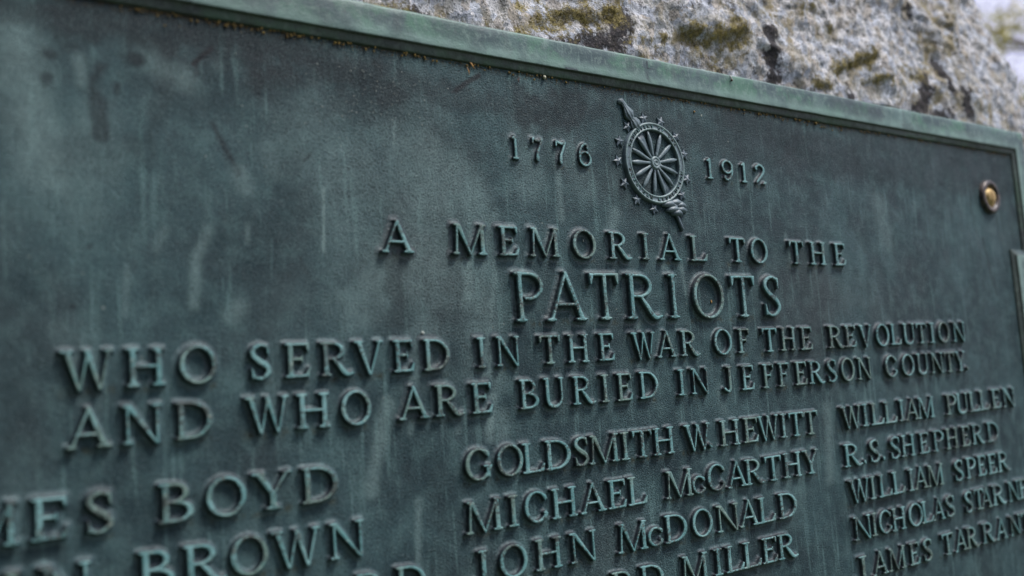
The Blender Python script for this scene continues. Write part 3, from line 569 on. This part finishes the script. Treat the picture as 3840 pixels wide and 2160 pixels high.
        g.foot(a, 1, S, .11, .10); g.foot(b, 1, T, .10, .10)
        g.curve([(a, .34, S*.5), (a+.02, .18, S*.48), (a+.12, .05, S*.40), (h+.04, .0, T*.8), (b-.12, .08, T*.6), (b-.01, .24, T*.55), (b, .34, T*.57)])
    elif ch == 'V':
        g.bar(h, -.04, .13+S*.4, 1, S*.5, S*1.15); g.bar(h+.02, -.04, w-.14, 1, T*.8, T*1.15)
        g.foot(.13+S*.4, 1, S, .10, .10); g.foot(w-.14, 1, T, .10, .09)
    elif ch == 'W':
        a, b, c_, d = .10+S*.45, w*.33, w*.52, w*.72
        g.bar(b, -.04, a, 1, S*.5, S*1.1); g.bar(b+.02, -.04, c_, 1, T*.8, T*1.1); g.bar(d, -.04, c_-.03, 1, S*.5, S*1.05); g.bar(d+.02, -.04, w-.12, 1, T*.8, T*1.1)
        g.foot(a, 1, S, .10, .10); g.foot(w-.12, 1, T, .10, .09)
    elif ch == 'Y':
        g.stem(h, 0, .48); g.bar(h-.01, .42, .13+S*.4, 1, S*.95, S*1.15); g.bar(h+.03, .42, w-.14, 1, T*1.1, T*1.15)
        g.foot(h, 0, S, .12, .12); g.foot(.13+S*.4, 1, S, .10, .10); g.foot(w-.14, 1, T, .10, .09)
    elif ch == '.':
        g.curve([(h, .09, .085), (h+.005, .09, .085)])
    elif ch == '1':
        g.stem(h, 0, 1, S); g.foot(h, 0, S, .10, .10); g.poly([(h-S/2-.10, .90), (h, 1.0), (h+S/2, 1.0), (h, .86), (h-S/2-.10, .86)])
    elif ch == '7':
        g.curve([(.06, .78, T*.5), (.09, .95, T*.7), (.24, .90, S*.42), (.40, .88, S*.40), (w-.06, .96, T*.6)])
        g.curve([(w-.05, .95, T*.7), (w-.16, .66, S*.40), (w*.50, .36, S*.50), (w*.46, .12, S*.68), (w*.46, .06, S*.66)])
    elif ch in '69':
        X, Y = g.X, g.Y
        if ch == '9': g.X, g.Y = w-X, 1-Y
        g.ell(w*.5, .32, w*.47, .335, S*.85, T*1.1)
        g.curve([(w*.10, .32, S*.48), (w*.13, .60, S*.46), (w*.30, .86, S*.36), (w*.55, .98, T*.6), (w*.74, .90, T*.8), (w*.72, .82, S*.5)])
        g.X, g.Y = X, Y
    elif ch == '2':
        g.curve([(.12, .74, S*.46), (.10, .84, T*.9), (.30, .98, T*.7), (w-.22, .90, S*.42), (w-.14, .72, S*.52), (w-.24, .50, S*.46), (.22, .20, T*.8), (.08, .05, T*.5)])
        g.poly([(.05, 0), (.12, .13), (w-.16, .10), (w-.03, .24), (w-.02, .20), (w-.08, 0)])
    return g
def true_dist(g, d):
    """Euclidean distance to the outline (zero contour) of the drawn shape"""
    X, Y = g.X, g.Y; P = []
    a, b = d[:, :-1], d[:, 1:]; m_ = (a < 0) != (b < 0); t = a[m_]/(a[m_]-b[m_]); P.append(np.stack([X[:, :-1][m_]+t*(X[0, 1]-X[0, 0]), Y[:, :-1][m_]], 1))
    a, b = d[:-1], d[1:]; m_ = (a < 0) != (b < 0); t = a[m_]/(a[m_]-b[m_]); P.append(np.stack([X[:-1][m_], Y[:-1][m_]+t*(X[0, 1]-X[0, 0])], 1))
    P = np.concatenate(P).astype(np.float32); Q = np.stack([X.ravel(), Y.ravel()], 1).astype(np.float32)
    D2 = (Q**2).sum(1)[:, None]+(P**2).sum(1)[None]-2*Q@P.T
    return np.sqrt(np.maximum(D2.min(1), 0)).reshape(X.shape)*np.where(d < 0, -1, 1)
_cache = {}
def glyph_mesh(ch, cls):
    key = (ch, cls)
    if key in _cache: return _cache[key]
    S, T, B, sl, fil, H = {'name': (.138, .056, .042, .030, .150, .0043), 'big': (.100, .043, .032, .024, .110, .0052), 'date': (.100, .056, .045, .040, .13, .0028), 'ring': (.17, .12, .09, .06, .08, .0009)}[cls]
    g = draw(ch, S, T, B, 1/36 if cls == 'ring' else 1/88); d = true_dist(g, g.d-.004)
    d = d+(vnoise(g.X+ord(ch), g.Y, 9, 5, 2)-.5)*.009            # hand-cut unevenness
    y = np.where(d < sl, 1-(1-.30)*np.clip(d/sl, 0, 1)**1.05, .30*np.clip(1-(d-sl)/fil, 0, 1)**2.3)
    y = np.where(d < 0, 1+.05*np.clip(-d/.05, 0, 1), y)
    y = y*H-.00006-.0006*np.clip((d-sl-fil)/.05, 0, 1)
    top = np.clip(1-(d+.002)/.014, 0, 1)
    V = np.stack([g.X-g.w/2, -y, g.Y], -1).reshape(-1, 3)
    F = grid_faces(len(g.y), len(g.x)); keep = (d.ravel()[F] < sl+fil+.035).any(1); F = F[keep]
    used = np.unique(F); re = np.zeros(len(V), int); re[used] = np.arange(len(used))
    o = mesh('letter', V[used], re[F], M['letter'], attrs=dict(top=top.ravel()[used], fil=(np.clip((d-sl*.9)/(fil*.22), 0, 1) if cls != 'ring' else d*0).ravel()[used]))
    me = o.data; bpy.data.objects.remove(o); _cache[key] = me
    return me
for kind, cap, vb, row in LETTERS:
    cls = 'big' if cap > .03 else 'date' if kind == 'numeral' else 'name'
    for ch, uc, wd in row:
        if uc > .88: wd *= .955
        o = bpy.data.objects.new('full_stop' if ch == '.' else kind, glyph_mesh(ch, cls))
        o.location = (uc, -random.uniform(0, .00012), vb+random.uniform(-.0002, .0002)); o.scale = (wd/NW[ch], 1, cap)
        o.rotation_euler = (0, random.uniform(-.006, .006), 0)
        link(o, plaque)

# ------------------------------------------------------------------ emblem: spinning wheel with stars over a distaff
EH = (.6455, .1920)
def lathe(prof, n=72, cx=0., cz=0.):
    V = []; F = []; k = len(prof)
    for i in range(n):
        a = 2*math.pi*i/n
        for r, y in prof: V.append((cx+r*math.cos(a), y, cz+r*math.sin(a)))
    for i in range(n):
        for j in range(k-1): F.append((i*k+j, ((i+1) % n)*k+j, ((i+1) % n)*k+j+1, i*k+j+1))
    return V, F
rp = [(.0300, .0004), (.0302, -.0026), (.0306, -.0034), (.0312, -.0037), (.0318, -.0034), (.0321, -.0030), (.0352, -.0030), (.0355, -.0035), (.0362, -.0038), (.0369, -.0035), (.0374, -.0026), (.0380, .0004)]
V, F = lathe(rp, 120); tp = [0, .2, .8, 1, .8, .25, .25, .8, 1, .8, .2, 0]*120
emblem = mesh('emblem', V, F, M['emblem'], plaque, attrs=dict(top=tp), loc=(EH[0], 0, EH[1]))
def esub(name, V, F, loc=(0, 0, 0), top=.3, mat='emblem'):
    return mesh(name, V, F, M[mat], emblem, attrs=dict(top=[top]*len(V)), loc=loc)
def rod(path, radii, n=10, groove=0, gamp=.0, flat=1., y0=0.):
    V = []; F = []; P = [np.array(p, float) for p in path]; m_ = len(P)
    for i, p in enumerate(P):
        e = P[min(i+1, m_-1)]-P[max(i-1, 0)]; e /= np.linalg.norm(e); s = np.array((-e[2], 0, e[0]))
        for k in range(n):
            a = 2*math.pi*k/n; r = radii[i]*(1+gamp*math.cos(groove*a)); q = p+s*math.cos(a)*r+np.array((0, -1, 0))*math.sin(a)*r*flat
            V.append(tuple(q))
    for i in range(m_-1):
        for k in range(n): F.append((i*n+k, i*n+(k+1) % n, (i+1)*n+(k+1) % n, (i+1)*n+k))
    F.append(tuple(range(n))[::-1]); F.append(tuple((m_-1)*n+k for k in range(n)))
    return V, F
# spokes
for a in (101, 69, 40, 11, -15, -42, -69, -97, -126, -152, -178, 158, 130):
    t = math.radians(a); c, s = math.cos(t), math.sin(t)
    rr = [(.0050, .0015), (.0090, .0014), (.0130, .0016), (.0170, .0020), (.0215, .0022), (.0255, .0017), (.0296, .0008)]
    V, F = rod([(r*c, -.0019, r*s) for r, _ in rr], [w_ for _, w_ in rr], 10, flat=.75); esub('spoke', V, F)
V, F = lathe([(.0002, -.0038), (.0012, -.0038), (.0016, -.0044), (.0023, -.0045), (.0028, -.0039), (.0036, -.0038), (.0041, -.0044), (.0052, -.0044), (.0060, -.0035), (.0064, -.0005)], 40)
esub('hub', V, F, top=.6)
# thirteen stars
for ang, r in ((133.7, .0428), (102.1, .0415), (71.6, .0418), (41.3, .0415), (15.8, .0422), (-15.7, .0428), (-39.9, .0425), (-62.1, .0436), (-96.8, .0424), (-125.8, .0432), (-151.6, .0440), (-178.4, .0446), (157.9, .0440)):
    t = math.radians(ang); cx, cz = r*math.cos(t), r*math.sin(t); yo = -.0022 if -66 < ang < -60 else 0
    V = [(0, -.0024+yo, 0)]; 
    for k in range(10):
        a = t+math.pi*k/5; q = .0055 if k % 2 == 0 else .0026; V.append((q*math.cos(a), -.0012+yo, q*math.sin(a)))
    for k in range(10):
        a = t+math.pi*k/5; q = .0059 if k % 2 == 0 else .0030; V.append((q*math.cos(a), .0006, q*math.sin(a)))
    F = [(0, 1+(k+1) % 10, 1+k) for k in range(10)]+[(1+k, 1+(k+1) % 10, 11+(k+1) % 10, 11+k) for k in range(10)]
    o = esub('star', V, F, (cx, 0, cz), 0.); o.data.polygons.foreach_set('use_smooth', [False]*len(F))
# distaff stick, flax bundle and the wrapped lower tuft
def along(pts): return [(x, y, z) for x, y, z in pts]
V, F = rod(along([(.0150, -.0012, -.0300), (.0205, -.0014, -.0420), (.0245, -.0016, -.0500), (.0268, -.0014, -.0550), (.0292, -.0012, -.0600), (.0296, -.0008, -.0606)]), [.0016, .0017, .0018, .0020, .0020, .0013], 10); esub('distaff_stick', V, F, top=.1)
V, F = rod(along([(-.0376, -.0008, .0512), (-.0370, -.0014, .0532), (-.0350, -.0017, .0536), (-.0328, -.0018, .0514), (-.0310, -.0018, .0488), (-.0292, -.0018, .0458), (-.0274, -.0018, .0428), (-.0256, -.0016, .0404), (-.0240, -.0014, .0388), (-.0226, -.0014, .0374), (-.0206, -.0012, .0348), (-.0180, -.0008, .0310)]),
           [.0016, .0024, .0025, .0023, .0026, .0042, .0056, .0048, .0028, .0046, .0062, .0058], 44, 9, .10, .55); esub('flax_bundle', V, F, top=.25)
V, F = rod(along([(-.0150, -.0004, .0250), (-.0118, -.0004, .0205), (-.0060, -.0004, .0105), (0, -.0004, 0), (.0065, -.0004, -.0120), (.0110, -.0004, -.0200), (.0142, -.0004, -.0265)]), [.0040, .0036, .0026, .0020, .0026, .0038, .0046], 44, 9, .10, .20); esub('flax_strands', V, F, top=.15)
for k, (px, pz, rr_, an) in enumerate([(.0140, -.0368, .0095, 0), (.0225, -.0350, .0095, .1), (.0285, -.0372, .0080, .2), (.0190, -.0415, .0100, .1), (.0280, -.0415, .0085, .2), (.0230, -.0445, .0080, .2)]):
    V, F = rod([(px-rr_*.9, -.0008, pz-.0015), (px-rr_*.4, -.0019-.0002*k, pz-.0005), (px+rr_*.2, -.0022-.0002*k, pz+.0003), (px+rr_*.8, -.0014, pz-.0006), (px+rr_*1.05, -.0004, pz-.0016)], [.0012, .0027, .0031, .0024, .0010], 16, 4, .06, .9); esub('flax_wrap', V, F, top=.15)
def ringtext(txt, a0, a1, top_side):
    n = len(txt)
    for i, ch in enumerate(txt):
        if ch == ' ': continue
        a = math.radians(a0+(a1-a0)*i/(n-1)); cap = .0026; r = .0336
        rot = a-math.pi/2 if top_side else a+math.pi/2
        rb = r-cap/2 if top_side else r+cap/2
        me = glyph_mesh(ch, 'ring'); o = bpy.data.objects.new('letter', me)
        o.location = (rb*math.cos(a), -.00295, rb*math.sin(a)); o.rotation_euler = (0, -rot, 0); o.scale = (cap*1.05, 1, cap); link(o, emblem)
ringtext('DAUGHTERS OF THE', 155, 36, True)
ringtext('AMERICAN REVOLUTION', -165, -12, False)
for a in (175, 10):
    t = math.radians(a); V, F = lathe([(.0000, -.0038), (.0004, -.0037), (.0006, -.0029)], 10); esub('dot', V, F, (.0336*math.cos(t), 0, .0336*math.sin(t)), top=.8)

# ------------------------------------------------------------------ bolt rosette
bx, bz = 1.2418, .1965
V, F = lathe([(.0135, -.0022), (.0148, -.0050), (.0168, -.0060), (.0188, -.0060), (.0204, -.0052), (.0214, -.0038), (.0220, -.0004), (.0224, .001)], 72)
ring_o = mesh('bolt_rosette', V, F, M['boltring'], plaque, loc=(bx, 0, bz))
prof = [(.0002, -.0074), (.0025, -.0073), (.005, -.0069), (.0078, -.0060), (.0096, -.0046), (.0104, -.0022), (.0150, -.0020)]
V, F = lathe(prof, 48); mesh('bolt_cap', V, F, M['gold'], ring_o)

# ------------------------------------------------------------------ bits caught on the plaque (each rests on it: things of their own)
def blob(r, seed, sx=1, sy=1, sz=1, n=8, m_=6):
    V = []; F = []
    for i in range(m_+1):
        for k in range(n):
            th = math.pi*i/m_; ph = 2*math.pi*k/n; q = Vector((math.sin(th)*math.cos(ph), math.sin(th)*math.sin(ph), math.cos(th)))
            s_ = r*(1+.22*noise.noise(q*1.7+Vector((seed*3.1, 0, 0)))); V.append((q.x*s_*sx, q.y*s_*sy, q.z*s_*sz))
    for i in range(m_):
        for k in range(n): F.append((i*n+k, i*n+(k+1) % n, (i+1)*n+(k+1) % n, (i+1)*n+k))
    return V, F
def leafy(pts, wid, thick=.0003):
    V, F = rod(pts, wid, 8, flat=.35); return V, F
def place(name, VF, mat, uv_, y, label, cat, group=None):
    V, F = VF; o = mesh(name, V, F, M[mat], None, loc=(uv_[0], y, Z0+uv_[1])); tag(o, label, cat, group); return o
place('bud_scale', leafy([(-.0016, 0, .0032), (-.0006, -.0006, .0012), (.0006, -.0009, -.0006), (.0022, -.0004, -.0022)], [.0003, .0009, .0009, .0002]), 'husk', TH['scaleA'], -.0008, 'plump orange dry bud scale hanging under the frame, left of the dark leaf-shaped stain', 'bud scale')
place('bud_scale', leafy([(-.0012, 0, .0030), (-.0004, -.0004, .0008), (.0003, -.0006, -.0010), (.0006, -.0003, -.0040)], [.0002, .0003, .0006, .0002]), 'husk', TH['scaleB'], -.0006, 'thin straw-like dry scale pointing straight down just left of the plump orange one', 'bud scale')
def sprig(branches):
    V = []; F = []
    for b in branches:
        v, f = rod(b, [.00028]*(len(b)-1)+[.0001], 6); k = len(V); V += v; F += [tuple(i+k for i in q) for q in f]
    return V, F
place('dry_sprig', sprig([[(0, 0, -.0026), (0, -.0006, -.0008), (.0004, -.0008, .0010)], [(0, -.0006, -.0008), (-.0018, -.0008, .0004)], [(.0002, -.0007, .0002), (.0018, -.0010, .0014)], [(.0002, -.0007, .0004), (-.0004, -.0012, .0024)]]), 'redtwig', TH['sprig'], -.0004, 'tiny forked reddish dry sprig stuck under the frame left of the emblem', 'sprig')
place('seed', blob(.0016, 2), 'pebble', (TH['seed'][0], TH['seed'][1]-.0005), -.0016, 'round pale seed lodged under the frame between the red sprig and the emblem', 'seed')
place('seed', blob(.0011, 4, .8, .5, 1.5), 'husk', TH['oseed'], -.0007, 'small orange seed stuck inside the letter O of PATRIOTS', 'seed')
place('seed', blob(.0007, 5, .8, .5, 1.6), 'speck', TH['mseed'], -.0006, 'minute pale fleck inside the O of MEMORIAL', 'seed')
place('droplet_crust', blob(.0014, 6, 1.1, .4, .9), 'speck', TH['fleck'], -.0004, 'pale crusty drop just above the D of SERVED', 'crust')
place('seed', blob(.0009, 7), 'husk', TH['odot'], -.0006, 'tiny orange seed on the plate right of the emblem, below the frame', 'seed')
place('lichen_crust', blob(.0010, 8, .8, .4, 1.3), 'speck', TH['pdot'], -.0003, 'small pale lichen fleck right of the orange seed beside the emblem', 'lichen')
place('seed', blob(.0016, 9), 'crumb', (TH['gdot'][0], TH['gdot'][1]), -.0015, 'olive crumb of lichen under the frame halfway between emblem and corner', 'seed')
place('dry_stalk', sprig([[(-.001, -.0004, .004), (.0002, -.0012, 0), (.0024, -.0010, -.006)], [(.0002, -.0012, 0), (-.0016, -.0016, .0018)]]), 'brown', TH['stalk'], -.0006, 'thin brown dry stalk dangling from the frame above the blank upper right of the plate', 'stalk')
p_ = TH['pin']
V, F = rod([(0, -.0002, .0052), (.0001, -.0012, .0030), (0, -.0016, .0006)], [.00045, .00055, .0005], 8)
cocoon = place('insect_case', (V, F), 'white', p_, -.0046, 'white thread-like insect case with brown end clinging to the top of the frame', 'insect case')
V, F = blob(.0012, 11); mesh('case_end', V, F, M['brown'], cocoon, loc=(0, -.0016, -.0004))
# crumbs of lichen and dirt packed in the corner under the frame, too many to count
V = []; F = []
def addvf(v, f):
    k = len(V); V.extend(v); F.extend([tuple(i+k for i in q) for q in f])
for i in range(900):
    u = random.uniform(.18, 1.30); dens_ = vnoise(np.array([u]), np.array([.1]), 26, 12, 3)[0]
    if random.random() > (dens_-.28)*2.4: continue
    z = VTOP-abs(random.gauss(0, .0022)); r = random.choice((.0003, .0004, .0005, .0007, .001))
    v, f = blob(r, i, 1, .7, 1, 5, 3); addvf([(a+u, b-.0006-r*.3, c+z) for a, b, c in v], f)
    if random.random() < .25:
        L = random.uniform(.001, .003); a_ = random.uniform(-2.6, -.5)
        v, f = rod([(u, -.0006, z), (u+L*math.cos(a_)*.5, -.0014, z+L*math.sin(a_)*.5), (u+L*math.cos(a_), -.001, z+L*math.sin(a_))], [.00014, .00012, .00006], 4); addvf(v, f)
o = mesh('lichen_crumbs', V, F, M['crumb'], None, loc=(0, 0, Z0)); tag(o, 'brown and yellow lichen crumbs packed along the plate under the top frame', kind='stuff')
V = []; F = []
for i in range(150):
    if i < 80: c0 = random.choice([(.335, .205), (.36, .222), (.385, .228)]); u = random.gauss(c0[0], .02); z = random.gauss(c0[1], .010)
    else: u = random.uniform(.2, 1.25); z = random.uniform(.15, .25)
    r = random.uniform(.00022, .00048); v, f = blob(r, i, 1, .5, 1, 5, 3); addvf([(a+u, b-.0004, c+z) for a, b, c in v], f)
o = mesh('lichen_specks', V, F, M['speck'], None, loc=(0, 0, Z0)); tag(o, 'pale pin-prick lichen specks scattered on the upper part of the plate', kind='stuff')

# ------------------------------------------------------------------ moss on the boulder's ledges
V = []; F = []
Qf = ROCKQ.reshape(-1, 3); mm = ROCKMOSS.ravel(); cand = np.where((mm > .72) & (Qf[:, 2] > .27) & (Qf[:, 2] < .6))[0]
VV = []; FF = []
if len(cand):
    pick = rng.choice(cand, 5000, p=(mm[cand]**3)/(mm[cand]**3).sum()); base = Qf[pick]+rng.normal(0, .001, (5000, 3))
    L = rng.uniform(.0008, .0020, 5000); ang = rng.uniform(0, 2*math.pi, 5000)
    tip = base+np.stack([np.cos(ang)*L*.5, -L*.9, np.sin(ang)*L*.45-L*.25], 1)
    sd_ = np.stack([np.sin(ang), np.zeros(5000), -np.cos(ang)], 1)*.00032
    VV = np.stack([base-sd_, base+sd_, tip], 1).reshape(-1, 3); FF = np.arange(15000).reshape(-1, 3)
    t = NT('moss_tips', .9); t.color(t.mix(t.ramp(t.noise(90, 4), .38, .62), (.16, .13, .04), (.46, .38, .13)))
    o = mesh('moss', VV, FF, t.m, None, loc=(0, 0, Z0)); tag(o, 'olive brown moss growing in the ledges of the boulder', kind='stuff')

# ------------------------------------------------------------------ tree far behind, right of the boulder
def build_tree(base, H, seed, label):
    r_ = random.Random(seed); root = empty('tree', base); tag(root, label, 'tree')
    V = []; F = []; tips = []
    def add(path, rad):
        v, f = rod(path, rad, 7); k = len(V); V.extend(v); F.extend([tuple(i+k for i in q) for q in f])
    trunk = [(r_.uniform(-.06, .06)*i, r_.uniform(-.06, .06)*i, H*.8*i/8) for i in range(9)]; add(trunk, [.11*(1-.085*i) for i in range(9)])
    for b in range(30):
        t = r_.uniform(.28, 1.0); i = min(int(t*8), 7); p = Vector(trunk[i]); a = r_.uniform(0, 2*math.pi); L = H*.30*(1.15-t*.6)*r_.uniform(.6, 1.1)
        e = p+Vector((math.cos(a)*L, math.sin(a)*L, L*r_.uniform(.35, .9))); mid = p.lerp(e, .5)+Vector((0, 0, -.05*L))
        add([tuple(p), tuple(mid), tuple(e)], [.035, .02, .008])
        for k in range(7):
            s_ = p.lerp(e, r_.uniform(.4, 1)); q = s_+Vector((r_.gauss(0, .3), r_.gauss(0, .3), r_.uniform(.05, .5)))*(L/1.2)
            add([tuple(s_), tuple(s_.lerp(q, .5)), tuple(q)], [.010, .007, .003]); tips += [s_.lerp(q, u_) for u_ in (.35, .6, .8, 1.0)]
    mesh('trunk', V, F, M['bark'], root)
    n = 16000; T = np.array([tuple(t_) for t_ in tips]); g = np.random.default_rng(seed)
    c = T[g.integers(0, len(T), n)]+g.normal(0, .09, (n, 3)); a = g.normal(0, 1, (n, 3)); a /= np.linalg.norm(a, axis=1, keepdims=True)
    b = np.cross(a, g.normal(0, 1, (n, 3))); b /= np.linalg.norm(b, axis=1, keepdims=True); s_ = g.uniform(.020, .042, (n, 1))
    P = np.stack([c-a*s_, c+b*s_*.45, c+a*s_, c-b*s_*.45], 1).reshape(-1, 3)
    o = mesh('crown', P, np.arange(4*n).reshape(-1, 4), M['leaf'], root, smooth=False)
    return root
build_tree((8.2, 3.25, 0), 5.2, 3, 'slender tree with pale yellow-green leaves out of focus beyond the boulder')

# unseen foliage, added left of and in front of the boulder: it shades the left sides of everything
g = np.random.default_rng(5); n = 46000
az = g.uniform(math.radians(140), math.radians(258), n); rad = g.uniform(4.4, 8.0, n)
lump = .72+.28*np.sin(az*9)*np.cos(az*23+1)
zz = g.uniform(0, 1, n)**.9*10.5*lump
c = np.stack([np.cos(az)*rad+.6, np.sin(az)*rad, zz], 1)
a = g.normal(0, 1, (n, 3)); a /= np.linalg.norm(a, axis=1, keepdims=True); b = np.cross(a, g.normal(0, 1, (n, 3))); b /= np.linalg.norm(b, axis=1, keepdims=True)
s_ = g.uniform(.10, .20, (n, 1))
P = np.stack([c-a*s_, c+b*s_*.5, c+a*s_, c-b*s_*.5], 1).reshape(-1, 3)
tag(mesh('shade_foliage', P, np.arange(4*n).reshape(-1, 4), mat_simple('dark_foliage', (.028, .045, .018), (.055, .075, .028), 2, .6), None, smooth=False), 'unseen dark foliage added on the left for shade', kind='stuff')
